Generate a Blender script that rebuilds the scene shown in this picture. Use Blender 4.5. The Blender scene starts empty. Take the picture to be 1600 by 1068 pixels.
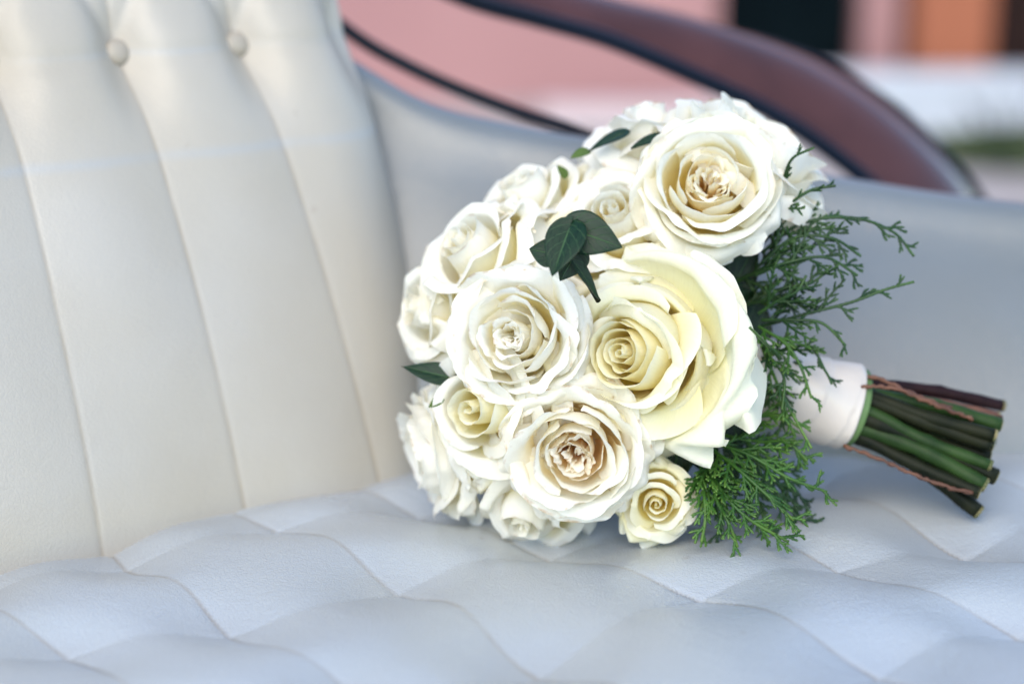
import bpy, bmesh, math, random
import numpy as np
from mathutils import Vector, Matrix, noise as mnoise

scene = bpy.context.scene
COL = scene.collection
R = math.radians

# ------------------------------------------------------------------ camera
PITCH = 15.0
CAM_Z = 0.345
LENS, SENSOR = 65.0, 36.0
cam_data = bpy.data.cameras.new('camera')
cam = bpy.data.objects.new('camera', cam_data)
COL.objects.link(cam)
cam.location = (0, 0, CAM_Z)
cam.rotation_euler = (R(90 - PITCH), 0, 0)
cam_data.lens = LENS
cam_data.sensor_width = SENSOR
cam_data.clip_start = 0.02
cam_data.clip_end = 500
cam_data.dof.use_dof = True
cam_data.dof.focus_distance = 0.915
cam_data.dof.aperture_fstop = 2.8
scene.camera = cam

# ------------------------------------------------------------------ world, sun, exposure
SUN_EL, SUN_AZ = 42.0, -165.0      # azimuth measured from +Y towards +X
world = bpy.data.worlds.new('World')
scene.world = world
world.use_nodes = True
wn, wl = world.node_tree.nodes, world.node_tree.links
wn.clear()
sky = wn.new('ShaderNodeTexSky')
sky.sky_type = 'NISHITA'
sky.sun_disc = False
sky.sun_elevation = R(SUN_EL)
sky.sun_rotation = R(SUN_AZ)
sky.air_density = 1.0
sky.dust_density = 0.0
sky.ozone_density = 1.0
bg = wn.new('ShaderNodeBackground')
bg.inputs['Strength'].default_value = 0.15
wo = wn.new('ShaderNodeOutputWorld')
wl.new(sky.outputs[0], bg.inputs[0])
wl.new(bg.outputs[0], wo.inputs[0])

sun_data = bpy.data.lights.new('sun', 'SUN')
sun_data.energy = 1.4
sun_data.angle = R(50)
sun_data.color = (1.0, 0.84, 0.62)
sun = bpy.data.objects.new('sun', sun_data)
COL.objects.link(sun)
_sd = Vector((math.sin(R(SUN_AZ)) * math.cos(R(SUN_EL)), math.cos(R(SUN_AZ)) * math.cos(R(SUN_EL)), math.sin(R(SUN_EL))))
sun.rotation_euler = _sd.to_track_quat('Z', 'Y').to_euler()
sun.location = (-2, -2, 5)

vs = scene.view_settings
vs.view_transform = 'Standard'
vs.look = 'None'
vs.gamma = 1.0
vs.use_curve_mapping = False
vs.exposure = 1.26
scene.cycles.use_denoising = True
scene.cycles.max_bounces = 20
scene.cycles.diffuse_bounces = 16
scene.cycles.transmission_bounces = 12
scene.cycles.sample_clamp_indirect = 6.0

# ------------------------------------------------------------------ helpers
FPX = 1600.0 / SENSOR * LENS
_c, _s = math.cos(R(PITCH)), math.sin(R(PITCH))
CX = Vector((1, 0, 0))
CY = Vector((0, _s, _c))
CZ = Vector((0, -_c, _s))          # towards the camera
CAM = Vector((0, 0, CAM_Z))


def at(px, py, d):
    """place point seen at photo pixel (px,py), d metres in front of the lens"""
    return CAM + CX * ((px - 800) / FPX * d) - CY * ((py - 534) / FPX * d) - CZ * d


def cdir(r, u, t):
    return (CX * r + CY * u + CZ * t).normalized()


def link(name, me, mat=None, parent=None, kind=None):
    o = bpy.data.objects.new(name, me)
    COL.objects.link(o)
    if mat and me is not None and not me.materials:
        me.materials.append(mat)
    if parent:
        o.parent = parent
    if kind:
        o['kind'] = kind
    return o


def empty(name, parent=None, label=None, cat=None, kind=None):
    o = bpy.data.objects.new(name, None)
    o.empty_display_size = 0.02
    COL.objects.link(o)
    if parent:
        o.parent = parent
    if label:
        o['label'] = label
    if cat:
        o['category'] = cat
    if kind:
        o['kind'] = kind
    return o


def mesh_from(name, V, F, uv=None, smooth=True):
    me = bpy.data.meshes.new(name)
    me.from_pydata([tuple(v) for v in V], [], F)
    if smooth:
        me.polygons.foreach_set('use_smooth', [True] * len(me.polygons))
    if uv is not None:
        lay = me.uv_layers.new(name='UVMap')
        idx = np.empty(len(me.loops), dtype=np.int32)
        me.loops.foreach_get('vertex_index', idx)
        lay.data.foreach_set('uv', np.asarray(uv, dtype=np.float32)[idx].ravel())
    me.update()
    return me


def grid_faces(nu, nv, off=0):
    F = []
    for j in range(nv - 1):
        for i in range(nu - 1):
            a = off + j * nu + i
            F.append((a, a + 1, a + nu + 1, a + nu))
    return F


def crom(pts, n):
    """Catmull-Rom through points, n samples, resampled by arc length"""
    P = np.array(pts, float)
    P = np.vstack([2 * P[0] - P[1], P, 2 * P[-1] - P[-2]])
    out = []
    m = 24
    for i in range(1, len(P) - 2):
        t = np.linspace(0, 1, m, endpoint=False)[:, None]
        a, b, c, d = P[i - 1], P[i], P[i + 1], P[i + 2]
        out.append(0.5 * ((2 * b) + (-a + c) * t + (2 * a - 5 * b + 4 * c - d) * t ** 2 + (-a + 3 * b - 3 * c + d) * t ** 3))
    out.append(P[-2][None, :])
    Q = np.vstack(out)
    s = np.concatenate([[0], np.cumsum(np.linalg.norm(np.diff(Q, axis=0), axis=1))])
    ss = np.linspace(0, s[-1], n)
    return np.stack([np.interp(ss, s, Q[:, k]) for k in range(Q.shape[1])], 1), ss


class Tubes:
    """collects tubes into one mesh"""
    def __init__(self):
        self.V, self.F, self.UV = [], [], []

    def tube(self, pts, rad, sides=6, cap=True, flat=1.0, up=None):
        pts = [Vector(p) for p in pts]
        n = len(pts)
        if not hasattr(rad, '__len__'):
            rad = [rad] * n
        off = len(self.V)
        prev = None
        for i, p in enumerate(pts):
            t = (pts[min(i + 1, n - 1)] - pts[max(i - 1, 0)]).normalized()
            if prev is None:
                ref = up if up is not None else (Vector((0, 0, 1)) if abs(t.z) < 0.9 else Vector((1, 0, 0)))
                a = (ref - t * ref.dot(t)).normalized()
            else:
                a = (prev - t * prev.dot(t)).normalized()
            prev = a
            b = t.cross(a)
            for k in range(sides):
                th = 2 * math.pi * k / sides
                self.V.append(p + a * (math.cos(th) * rad[i] * flat) + b * (math.sin(th) * rad[i]))
                self.UV.append((k / sides, i / max(1, n - 1)))
        for i in range(n - 1):
            for k in range(sides):
                k2 = (k + 1) % sides
                self.F.append((off + i * sides + k, off + i * sides + k2, off + (i + 1) * sides + k2, off + (i + 1) * sides + k))
        if cap:
            self.F.append(tuple(off + k for k in range(sides))[::-1])
            self.F.append(tuple(off + (n - 1) * sides + k for k in range(sides)))

    def mesh(self, name, smooth=True):
        return mesh_from(name, self.V, self.F, self.UV, smooth)


# ------------------------------------------------------------------ materials
class NT:
    def __init__(self, name):
        self.m = bpy.data.materials.new(name)
        self.m.use_nodes = True
        self.t = self.m.node_tree
        self.t.nodes.clear()
        self.out = self.n('ShaderNodeOutputMaterial')

    def n(self, typ, **kw):
        nd = self.t.nodes.new(typ)
        for k, v in kw.items():
            if k.startswith('i_'):
                key = k[2:]
                nd.inputs[int(key) if key.isdigit() else key.replace('_', ' ')].default_value = v
            else:
                setattr(nd, k, v)
        return nd

    def l(self, a, b):
        self.t.links.new(a, b)

    def ramp(self, fac, stops):
        nd = self.n('ShaderNodeValToRGB')
        e = nd.color_ramp.elements
        while len(e) < len(stops):
            e.new(0.5)
        for el, (p, c) in zip(e, stops):
            el.position = p
            el.color = (*c, 1) if len(c) == 3 else c
        self.l(fac, nd.inputs[0])
        return nd.outputs[0]

    def mix(self, fac, a, b, blend='MIX'):
        nd = self.n('ShaderNodeMix', data_type='RGBA', blend_type=blend)
        for sock, v in ((nd.inputs[0], fac), (nd.inputs[6], a), (nd.inputs[7], b)):
            if hasattr(v, 'is_linked'):
                self.l(v, sock)
            elif hasattr(v, '__len__'):
                sock.default_value = (*v, 1)
            else:
                sock.default_value = v
        return nd.outputs[2]

    def math(self, op, a, b=None, clamp=False):
        nd = self.n('ShaderNodeMath', operation=op, use_clamp=clamp)
        for sock, v in ((nd.inputs[0], a), (nd.inputs[1], b)):
            if v is None:
                continue
            if hasattr(v, 'is_linked'):
                self.l(v, sock)
            else:
                sock.default_value = v
        return nd.outputs[0]


def mat_petal(name, base, tip, brown=0.25, lo=0.25, hi=0.8):
    """petal pigment runs from the yellow claw to a paler rim; thin and translucent"""
    k = NT(name)
    uv = k.n('ShaderNodeUVMap', uv_map='UVMap')
    sep = k.n('ShaderNodeSeparateXYZ')
    k.l(uv.outputs[0], sep.inputs[0])
    u, v = sep.outputs[0], sep.outputs[1]
    oi = k.n('ShaderNodeObjectInfo')
    tc = k.n('ShaderNodeTexCoord')
    nz = k.n('ShaderNodeTexNoise', i_Scale=2.6, i_Detail=3.0)
    k.l(tc.outputs['Object'], nz.inputs['Vector'])
    vv = k.math('ADD', v, k.math('MULTIPLY', k.math('SUBTRACT', nz.outputs[0], 0.5), 0.35))
    vv = k.math('ADD', vv, k.math('MULTIPLY', k.math('SUBTRACT', oi.outputs['Random'], 0.5), 0.22))
    mid = tuple((a + b) / 2 for a, b in zip(base, tip))
    col = k.ramp(vv, [(lo, base), ((lo + hi) / 2, mid), (hi, tip)])
    # veins: long fine streaks along the petal
    mp = k.n('ShaderNodeMapping')
    mp.inputs['Scale'].default_value = (42, 2.5, 1)
    k.l(uv.outputs[0], mp.inputs[0])
    vn = k.n('ShaderNodeTexNoise', i_Scale=1.0, i_Detail=3.0, i_Roughness=0.6)
    k.l(mp.outputs[0], vn.inputs['Vector'])
    col = k.mix(0.14, col, k.ramp(vn.outputs[0], [(0.3, (0.70, 0.68, 0.58)), (0.7, (1, 1, 1))]), 'MULTIPLY')
    # bruised, browned rims and small bruises
    edge = k.math('MAXIMUM', k.math('ABSOLUTE', u), v)
    bn = k.n('ShaderNodeTexNoise', i_Scale=7.0, i_Detail=4.0)
    k.l(tc.outputs['Object'], bn.inputs['Vector'])
    em = k.ramp(edge, [(0.955, (0, 0, 0)), (0.995, (1, 1, 1))])
    bm_ = k.ramp(bn.outputs[0], [(0.52, (0, 0, 0)), (0.68, (1, 1, 1))])
    f = k.math('MULTIPLY', k.math('MULTIPLY', em, bm_), brown * 2.0, clamp=True)
    col = k.mix(f, col, (0.50, 0.30, 0.12))
    sn = k.n('ShaderNodeTexNoise', i_Scale=22.0, i_Detail=2.0)
    k.l(tc.outputs['Object'], sn.inputs['Vector'])
    sf = k.math('MULTIPLY', k.ramp(sn.outputs[0], [(0.71, (0, 0, 0)), (0.78, (1, 1, 1))]), 0.25 * brown + 0.02)
    col = k.mix(sf, col, (0.5, 0.32, 0.15))
    # relief
    bp = k.n('ShaderNodeBump', i_Strength=0.09, i_Distance=0.02)
    hn = k.n('ShaderNodeTexNoise', i_Scale=5.5, i_Detail=5.0, i_Roughness=0.6)
    k.l(tc.outputs['Object'], hn.inputs['Vector'])
    k.l(k.math('ADD', k.math('MULTIPLY', vn.outputs[0], 0.30), hn.outputs[0]), bp.inputs['Height'])
    p = k.n('ShaderNodeBsdfPrincipled', i_Roughness=0.6)
    p.inputs['Specular IOR Level'].default_value = 0.2
    p.inputs['Sheen Weight'].default_value = 0.08
    k.l(col, p.inputs['Base Color'])
    k.l(bp.outputs[0], p.inputs['Normal'])
    tr = k.n('ShaderNodeBsdfTranslucent')
    k.l(k.mix(1.0, col, (1.0, 0.97, 0.84), 'MULTIPLY'), tr.inputs[0])
    k.l(bp.outputs[0], tr.inputs['Normal'])
    ms = k.n('ShaderNodeMixShader')
    ms.inputs[0].default_value = 0.38
    k.l(p.outputs[0], ms.inputs[1])
    k.l(tr.outputs[0], ms.inputs[2])
    k.l(ms.outputs[0], k.out.inputs[0])
    return k.m


def mat_leather(name, colr, rough=0.36, grain=1.0, marks=False, seams=False):
    k = NT(name)
    tc = k.n('ShaderNodeTexCoord')
    co = tc.outputs['Object']
    dn = k.n('ShaderNodeTexNoise', i_Scale=260.0, i_Detail=2.0)
    k.l(co, dn.inputs['Vector'])
    dist = k.n('ShaderNodeVectorMath', operation='MULTIPLY_ADD')
    k.l(dn.outputs['Color'], dist.inputs[0])
    dist.inputs[1].default_value = (0.003, 0.003, 0.003)
    k.l(co, dist.inputs[2])
    vo = k.n('ShaderNodeTexVoronoi', feature='DISTANCE_TO_EDGE', i_Scale=420.0)
    k.l(dist.outputs[0], vo.inputs['Vector'])
    vr = k.ramp(vo.outputs['Distance'], [(0.0, (0, 0, 0)), (0.16, (1, 1, 1))])
    wr = k.n('ShaderNodeTexNoise', i_Scale=120.0, i_Detail=4.0, i_Roughness=0.55, i_Distortion=1.2)
    k.l(co, wr.inputs['Vector'])
    h = k.math('ADD', k.math('MULTIPLY', vr, 0.45), k.math('MULTIPLY', wr.outputs[0], 1.2))
    bp = k.n('ShaderNodeBump', i_Strength=0.5 * grain, i_Distance=0.0006)
    k.l(h, bp.inputs['Height'])
    big = k.n('ShaderNodeTexNoise', i_Scale=7.0, i_Detail=3.0)
    k.l(co, big.inputs['Vector'])
    dark = tuple(c * f for c, f in zip(colr, (0.93, 0.90, 0.84)))
    col = k.ramp(big.outputs[0], [(0.35, dark), (0.65, colr)])
    # rubbed-in specks
    sp = k.n('ShaderNodeTexNoise', i_Scale=75.0, i_Detail=1.0)
    k.l(co, sp.inputs['Vector'])
    col = k.mix(k.math('MULTIPLY', k.ramp(sp.outputs[0], [(0.775, (0, 0, 0)), (0.80, (1, 1, 1))]), 0.25), col, (0.28, 0.22, 0.17))
    if seams:
        # grime worked into the sewn seams; the UV map counts pleats
        uvs = k.n('ShaderNodeUVMap', uv_map='UVMap')
        sps = k.n('ShaderNodeSeparateXYZ')
        k.l(uvs.outputs[0], sps.inputs[0])
        fr = k.math('ABSOLUTE', k.math('SUBTRACT', k.math('FRACT', sps.outputs[0]), 0.5))
        ln_ = k.ramp(fr, [(0.478, (0, 0, 0)), (0.497, (1, 1, 1))])
        gn = k.n('ShaderNodeTexNoise', i_Scale=30.0, i_Detail=3.0)
        k.l(co, gn.inputs['Vector'])
        gm = k.math('MULTIPLY', k.math('MULTIPLY', ln_, k.ramp(gn.outputs[0], [(0.3, (0.35,) * 3), (0.6, (1, 1, 1))])), 0.42)
        col = k.mix(gm, col, (0.27, 0.205, 0.125))
    if marks:
        # faint blue-grey chalk line across the pleats, and a tint along the button fold
        uv = k.n('ShaderNodeUVMap', uv_map='UVMap')
        sep = k.n('ShaderNodeSeparateXYZ')
        k.l(uv.outputs[0], sep.inputs[0])
        ln = k.n('ShaderNodeTexNoise', i_Scale=14.0, i_Detail=3.0)
        k.l(co, ln.inputs['Vector'])
        for hgt, wid, amt in marks:
            d = k.math('ABSOLUTE', k.math('SUBTRACT', sep.outputs[1], hgt))
            line = k.math('SUBTRACT', 1.0, k.math('DIVIDE', d, wid), clamp=True)
            brk = k.ramp(ln.outputs[0], [(0.40, (0.1, 0.1, 0.1)), (0.56, (1, 1, 1))])
            col = k.mix(k.math('MULTIPLY', k.math('MULTIPLY', line, brk), amt, clamp=True), col, (0.30, 0.40, 0.52))
    p = k.n('ShaderNodeBsdfPrincipled')
    p.inputs['Specular IOR Level'].default_value = 0.5
    p.inputs['IOR'].default_value = 1.55
    p.inputs['Coat Weight'].default_value = 0.15 if marks else 0.45
    p.inputs['Coat Roughness'].default_value = 0.24
    k.l(bp.outputs[0], p.inputs['Coat Normal'])
    rr = k.ramp(big.outputs[0], [(0.3, (rough + 0.06,) * 3), (0.7, (rough - 0.04,) * 3)])
    k.l(rr, p.inputs['Roughness'])
    k.l(col, p.inputs['Base Color'])
    k.l(bp.outputs[0], p.inputs['Normal'])
    k.l(p.outputs[0], k.out.inputs[0])
    return k.m


def mat_simple(name, c1, c2, scale=20.0, rough=0.5, bump=0.0, spec=0.5, coat=0.0, detail=4.0, stretch=None, trans=0.0):
    k = NT(name)
    tc = k.n('ShaderNodeTexCoord')
    co = tc.outputs['Object']
    if stretch:
        mp = k.n('ShaderNodeMapping')
        mp.inputs['Scale'].default_value = stretch
        uv = k.n('ShaderNodeUVMap', uv_map='UVMap')
        k.l(uv.outputs[0], mp.inputs[0])
        co = mp.outputs[0]
    nz = k.n('ShaderNodeTexNoise', i_Scale=scale, i_Detail=detail)
    k.l(co, nz.inputs['Vector'])
    col = k.ramp(nz.outputs[0], [(0.35, c1), (0.65, c2)])
    p = k.n('ShaderNodeBsdfPrincipled', i_Roughness=rough)
    p.inputs['Specular IOR Level'].default_value = spec
    p.inputs['Coat Weight'].default_value = coat
    p.inputs['Coat Roughness'].default_value = 0.05
    k.l(col, p.inputs['Base Color'])
    if bump:
        bp = k.n('ShaderNodeBump', i_Strength=bump, i_Distance=0.001)
        k.l(nz.outputs[0], bp.inputs['Height'])
        k.l(bp.outputs[0], p.inputs['Normal'])
    if trans:
        tr = k.n('ShaderNodeBsdfTranslucent')
        k.l(col, tr.inputs[0])
        ms = k.n('ShaderNodeMixShader')
        ms.inputs[0].default_value = trans
        k.l(p.outputs[0], ms.inputs[1])
        k.l(tr.outputs[0], ms.inputs[2])
        k.l(ms.outputs[0], k.out.inputs[0])
    else:
        k.l(p.outputs[0], k.out.inputs[0])
    return k.m


def mat_leaf(name, c_dark, c_light, c_vein, rough=0.28):
    k = NT(name)
    uv = k.n('ShaderNodeUVMap', uv_map='UVMap')
    sep = k.n('ShaderNodeSeparateXYZ')
    k.l(uv.outputs[0], sep.inputs[0])
    u, v = sep.outputs[0], sep.outputs[1]
    au = k.math('ABSOLUTE', u)
    nz = k.n('ShaderNodeTexNoise', i_Scale=5.0, i_Detail=4.0)
    k.l(uv.outputs[0], nz.inputs['Vector'])
    col = k.ramp(nz.outputs[0], [(0.3, c_dark), (0.7, c_light)])
    mid = k.math('SUBTRACT', 1.0, k.math('MULTIPLY', au, 18.0), clamp=True)
    # side veins slant towards the tip
    ph = k.math('SUBTRACT', v, k.math('MULTIPLY', au, 0.42))
    ph = k.math('ADD', ph, k.math('MULTIPLY', nz.outputs[0], 0.08))
    w = k.math('ABSOLUTE', k.math('SUBTRACT', k.math('FRACT', k.math('MULTIPLY', ph, 5.0)), 0.5))
    side = k.math('SUBTRACT', 1.0, k.math('MULTIPLY', w, 16.0), clamp=True)
    vein = k.math('MAXIMUM', mid, k.math('MULTIPLY', side, 0.55))
    col = k.mix(k.math('MULTIPLY', vein, 0.75), col, c_vein)
    fine = k.n('ShaderNodeTexNoise', i_Scale=24.0, i_Detail=5.0, i_Roughness=0.65, i_Distortion=1.5)
    k.l(uv.outputs[0], fine.inputs['Vector'])
    bp = k.n('ShaderNodeBump', i_Strength=0.5, i_Distance=0.0005)
    k.l(k.math('SUBTRACT', k.math('MULTIPLY', fine.outputs[0], 0.8), vein), bp.inputs['Height'])
    p = k.n('ShaderNodeBsdfPrincipled', i_Roughness=rough)
    p.inputs['Specular IOR Level'].default_value = 0.3
    k.l(col, p.inputs['Base Color'])
    k.l(bp.outputs[0], p.inputs['Normal'])
    k.l(p.outputs[0], k.out.inputs[0])
    return k.m


M = {}
M['petal_yellow'] = mat_petal('cream_yellow_petal', (0.92, 0.83, 0.34), (0.94, 0.935, 0.82), 0.06, 0.40, 1.0)
M['petal_pale'] = mat_petal('pale_guard_petal', (0.91, 0.86, 0.45), (0.935, 0.93, 0.79), 0.10, 0.12, 0.72)
M['petal_cream'] = mat_petal('cream_petal', (0.92, 0.83, 0.34), (0.94, 0.93, 0.865), 0.22, 0.30, 0.82)
M['petal_white'] = mat_petal('white_petal', (0.93, 0.84, 0.42), (0.94, 0.935, 0.895), 0.35, 0.26, 0.74)
M['petal_ivory'] = mat_petal('ivory_petal', (0.93, 0.77, 0.36), (0.94, 0.93, 0.87), 0.40, 0.26, 0.78)
M['heart_gold'] = mat_petal('golden_heart_petal', (0.935, 0.78, 0.40), (0.945, 0.92, 0.80), 0.2, 0.40, 0.92)
M['heart_brown'] = mat_petal('browned_heart_petal', (0.90, 0.69, 0.36), (0.94, 0.905, 0.81), 0.5, 0.44, 0.90)
M['leather_seat'] = mat_leather('white_leather_seat', (0.43, 0.465, 0.49), 0.30, 1.0, seams=True)  # slight blue of the reflected sky is put into the base colour
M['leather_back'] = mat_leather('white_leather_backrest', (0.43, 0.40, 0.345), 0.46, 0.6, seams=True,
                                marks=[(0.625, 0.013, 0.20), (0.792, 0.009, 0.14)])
M['leather_side'] = mat_leather('shaded_leather_side', (0.165, 0.185, 0.195), 0.33, 0.6)  # shade on the panel is put into this darker grey base colour

# ------------------------------------------------------------------ setting: pavement
GZ = -1.0


def box(name, lo, hi, mat, parent, bevel=0.0):
    bm = bmesh.new()
    bmesh.ops.create_cube(bm, size=1.0)
    for v in bm.verts:
        v.co = Vector([(lo[i] + hi[i]) / 2 + v.co[i] * (hi[i] - lo[i]) for i in range(3)])
    if bevel:
        bmesh.ops.bevel(bm, geom=bm.edges[:], offset=bevel, segments=2, affect='EDGES')
    me = bpy.data.meshes.new(name)
    bm.to_mesh(me)
    bm.free()
    return link(name, me, mat, parent)


M['paving'] = mat_simple('pale_paving', (0.34, 0.31, 0.29), (0.46, 0.42, 0.40), 3.0, 0.8)
g = link('pavement', mesh_from('pavement', [(-200, -200, GZ), (200, -200, GZ), (200, 200, GZ), (-200, 200, GZ)], [(0, 1, 2, 3)], smooth=False), M['paving'])
g['kind'] = 'structure'

# ------------------------------------------------------------------ background building
WY = 10.0


def wx(px, y=WY):
    return (px - 800) / FPX * ((y - 0) * _c + 0.2)


def wz(py, y=WY):
    ang = R(PITCH) + math.atan((py - 534) / FPX)
    return CAM_Z - y * math.tan(ang)


M['pink'] = mat_simple('pink_plaster', (0.355, 0.185, 0.18), (0.395, 0.21, 0.203), 0.8, 0.9)
M['terracotta'] = mat_simple('terracotta_plaster', (0.30, 0.097, 0.046), (0.35, 0.115, 0.056), 1.5, 0.85)
M['dusky'] = mat_simple('dusky_door_paint', (0.30, 0.155, 0.15), (0.36, 0.19, 0.185), 1.5, 0.6)
M['dark_door'] = mat_simple('dark_green_door_paint', (0.001, 0.004, 0.006), (0.002, 0.006, 0.008), 2.0, 0.8, spec=0.05)
M['dark_wood'] = mat_simple('dark_brown_wood', (0.014, 0.007, 0.006), (0.024, 0.012, 0.010), 2.0, 0.7, spec=0.1)
bld = empty('pink_building', None, 'out of focus pink plastered building with dark doorway behind the carriage', 'building')
ztop = 3.6
box('wall', (-7.0, WY, GZ), (wx(1124), WY + 0.4, ztop), M['pink'], bld)
d = box('doorway', (wx(1124) + 0.003, WY + 0.28, GZ), (wx(1352), WY + 0.4, 1.4), M['dark_door'], bld)
for i in range(3):
    x0 = wx(1124) + 0.05 + i * (wx(1352) - wx(1124)) / 3
    box('door_panel', (x0, WY + 0.25, GZ + 0.2), (x0 + 0.19, WY + 0.277, 1.3), M['dark_door'], d)
box('lintel', (wx(1124) + 0.003, WY + 0.01, 1.403), (6.0, WY + 0.4, ztop), M['pink'], bld)
box('side_wall', (wx(1352) + 0.003, WY + 0.05, GZ), (wx(1412), WY + 0.4, 1.40), M['dusky'], bld)
box('door_frame', (wx(1412) + 0.003, WY + 0.16, GZ), (wx(1428), WY + 0.4, 1.40), M['dark_wood'], bld)
box('pillar', (wx(1428) + 0.003, WY - 0.12, GZ), (wx(1544), WY + 0.4, 1.40), M['terracotta'], bld)
box('shutter', (wx(1544) + 0.003, WY + 0.12, GZ), (6.0, WY + 0.4, 1.40), M['dark_wood'], bld)

M['whitewash'] = mat_simple('whitewashed_wall', (0.50, 0.53, 0.58), (0.58, 0.61, 0.65), 1.2, 0.8)
pw = empty('low_white_wall', None, 'blurred low whitewashed wall in front of the pillar at far right', 'low wall')
PY = 9.0
xl, xm = wx(850, PY), wx(1230, PY)
M['rose_wash'] = mat_simple('pale_rose_wash', (0.58, 0.47, 0.47), (0.64, 0.53, 0.53), 1.2, 0.85)
box('wall_end', (xl, PY, GZ), (xm, PY + 0.25, wz(168, PY)), M['rose_wash'], pw)
box('wall_body', (xm + 0.003, PY, GZ), (7.0, PY + 0.25, wz(145, PY)), M['whitewash'], pw)
box('coping', (xm - 0.03, PY - 0.04, wz(145, PY) + 0.002), (7.0, PY + 0.29, wz(118, PY)), M['whitewash'], pw, 0.01)
M['brick_base'] = mat_simple('rosy_stone_base', (0.40, 0.30, 0.29), (0.50, 0.38, 0.37), 2.0, 0.85)
box('plinth', (xl - 0.2, PY - 0.22, GZ), (7.0, PY - 0.045, wz(222, PY)), M['brick_base'], pw)

# low planting in front of the wall
M['shrub'] = mat_simple('shrub_leaf', (0.045, 0.075, 0.03), (0.10, 0.13, 0.05), 6.0, 0.5, trans=0.2)


def shrub(c, rx, rz, n, seed):
    rng = random.Random(seed)
    V, F = [], []
    for _ in range(n):
        while True:
            p = Vector((rng.uniform(-1, 1), rng.uniform(-1, 1), rng.uniform(-1, 1)))
            if p.length < 1:
                break
        q = Vector((c[0] + p.x * rx, c[1] + p.y * rx * 0.7, c[2] + (p.z * 0.5 + 0.5) * rz))
        a = Vector((rng.gauss(0, 1), rng.gauss(0, 1), rng.gauss(0, 1))).normalized()
        b = a.orthogonal().normalized()
        s = rng.uniform(0.02, 0.045)
        o = len(V)
        V += [q - a * s, q + b * s * 0.5, q + a * s, q - b * s * 0.5]
        F.append((o, o + 1, o + 2, o + 3))
    return V, F


sh = empty('low_shrub', None, 'blurred low green shrub beside the pavement at the right edge', 'shrub')
V, F = shrub((2.35, 8.1, GZ), 0.55, wz(205, 8.1) - GZ, 3600, 4)
link('foliage', mesh_from('foliage', V, F, smooth=False), M['shrub'], sh)
tb = Tubes()
for i in range(7):
    a = i * 0.9
    tb.tube([(2.2, 8.1, GZ), (2.2 + 0.1 * math.cos(a), 8.1 + 0.1 * math.sin(a), GZ + 0.12), (2.2 + 0.26 * math.cos(a), 8.1 + 0.2 * math.sin(a), GZ + 0.3)], [0.012, 0.008, 0.004])
link('stem', tb.mesh('stem'), M['dark_wood'], sh)

# ------------------------------------------------------------------ carriage: seat, backrest, side, mudguard
car = empty('carriage', None, 'open carriage with white buttoned leather seat and glossy dark mudguard', 'carriage')


def node_xy(px, py):
    ang = R(PITCH) + math.atan((py - 534) / FPX)
    L = CAM_Z / math.tan(ang)
    return np.array([(px - 800) / FPX * (L * _c + CAM_Z * _s), L])


N0 = node_xy(625, 892)
VA = np.array([0.0735, 0.0455])
VB = np.array([0.070, -0.083])
LAT = np.linalg.inv(np.stack([VA, VB], 1))
HP = 0.0076

# plan line where seat meets back and side
BP0 = np.array([-0.25, 0.885])
BD = np.array([0.81, 0.587])
BD = BD / np.linalg.norm(BD)
BN = np.array([BD[1], -BD[0]])      # into the seat


def seat_height(X, Y):
    wob = 0.10 * np.sin(15 * X + 3 + 7 * Y) + 0.08 * np.sin(26 * Y + 1.3 + 11 * X) + 0.03 * np.sin(47 * X - 31 * Y)
    P = LAT @ np.stack([X.ravel() - N0[0], Y.ravel() - N0[1]])
    p = P[0].reshape(X.shape) + wob
    q = P[1].reshape(X.shape) - wob * 0.8
    sp, sq = np.abs(np.sin(np.pi * p)), np.abs(np.sin(np.pi * q))
    seat_height.uv = (p, q)
    cp, cq = np.cos(np.pi * p) ** 2, np.cos(np.pi * q) ** 2
    vary = 1.0 + 0.25 * np.sin(2.1 * p + 1.3) * np.sin(1.7 * q + 0.4)
    # soft valleys between the pads, deepest where the buttons pull
    vq = (1 - (sq ** 2 + 0.004) ** 0.5) * (0.50 + 0.50 * cp)
    vp = (1 - (sp ** 2 + 0.004) ** 0.42) * (0.25 + 0.75 * cq)
    z = HP * (0.30 - vary * (vq + vp - 0.55 * vq * vp))
    dp = np.abs(p - np.round(p))
    dq = np.abs(q - np.round(q))
    # sewn creases fade out half way between buttons
    z -= 0.0017 * np.exp(-(dp / 0.013) ** 2) * (0.10 + 0.90 * cq) * (0.65 + 0.35 * np.sin(5.1 * q + 3.3 * p))
    z -= 0.0008 * np.exp(-(dq / 0.016) ** 2) * cp ** 2
    z += 0.0022 * np.sin(9 * X + 1.0) * np.cos(8 * Y + 0.3) + 0.0010 * np.sin(31 * X + 11 * Y) * np.sin(23 * Y - 7 * X)
    # the flowers press the padding down
    for (cpx, cpy, sg, dep) in ((880, 820, 0.060, 0.0065), (700, 775, 0.03, 0.005), (1030, 825, 0.025, 0.003)):
        c = node_xy(cpx, cpy)
        z -= dep * np.exp(-((X - c[0]) ** 2 + (Y - c[1]) ** 2) / (2 * sg * sg))
    # crown sinks a little towards the back
    dist = (X - BP0[0]) * BN[0] + (Y - BP0[1]) * BN[1]
    z -= 0.010 * np.exp(-np.clip(dist, 0, 1) / 0.03)
    return z


nx, ny = 620, 420
xs = np.linspace(-0.62, 0.62, nx)
ys = np.linspace(0.50, 1.20, ny)
X, Y = np.meshgrid(xs, ys)
Z = seat_height(X, Y)
V = np.stack([X.ravel(), Y.ravel(), Z.ravel()], 1)
UVs = np.stack([seat_height.uv[0].ravel(), seat_height.uv[1].ravel()], 1)
F = grid_faces(nx, ny)
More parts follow.
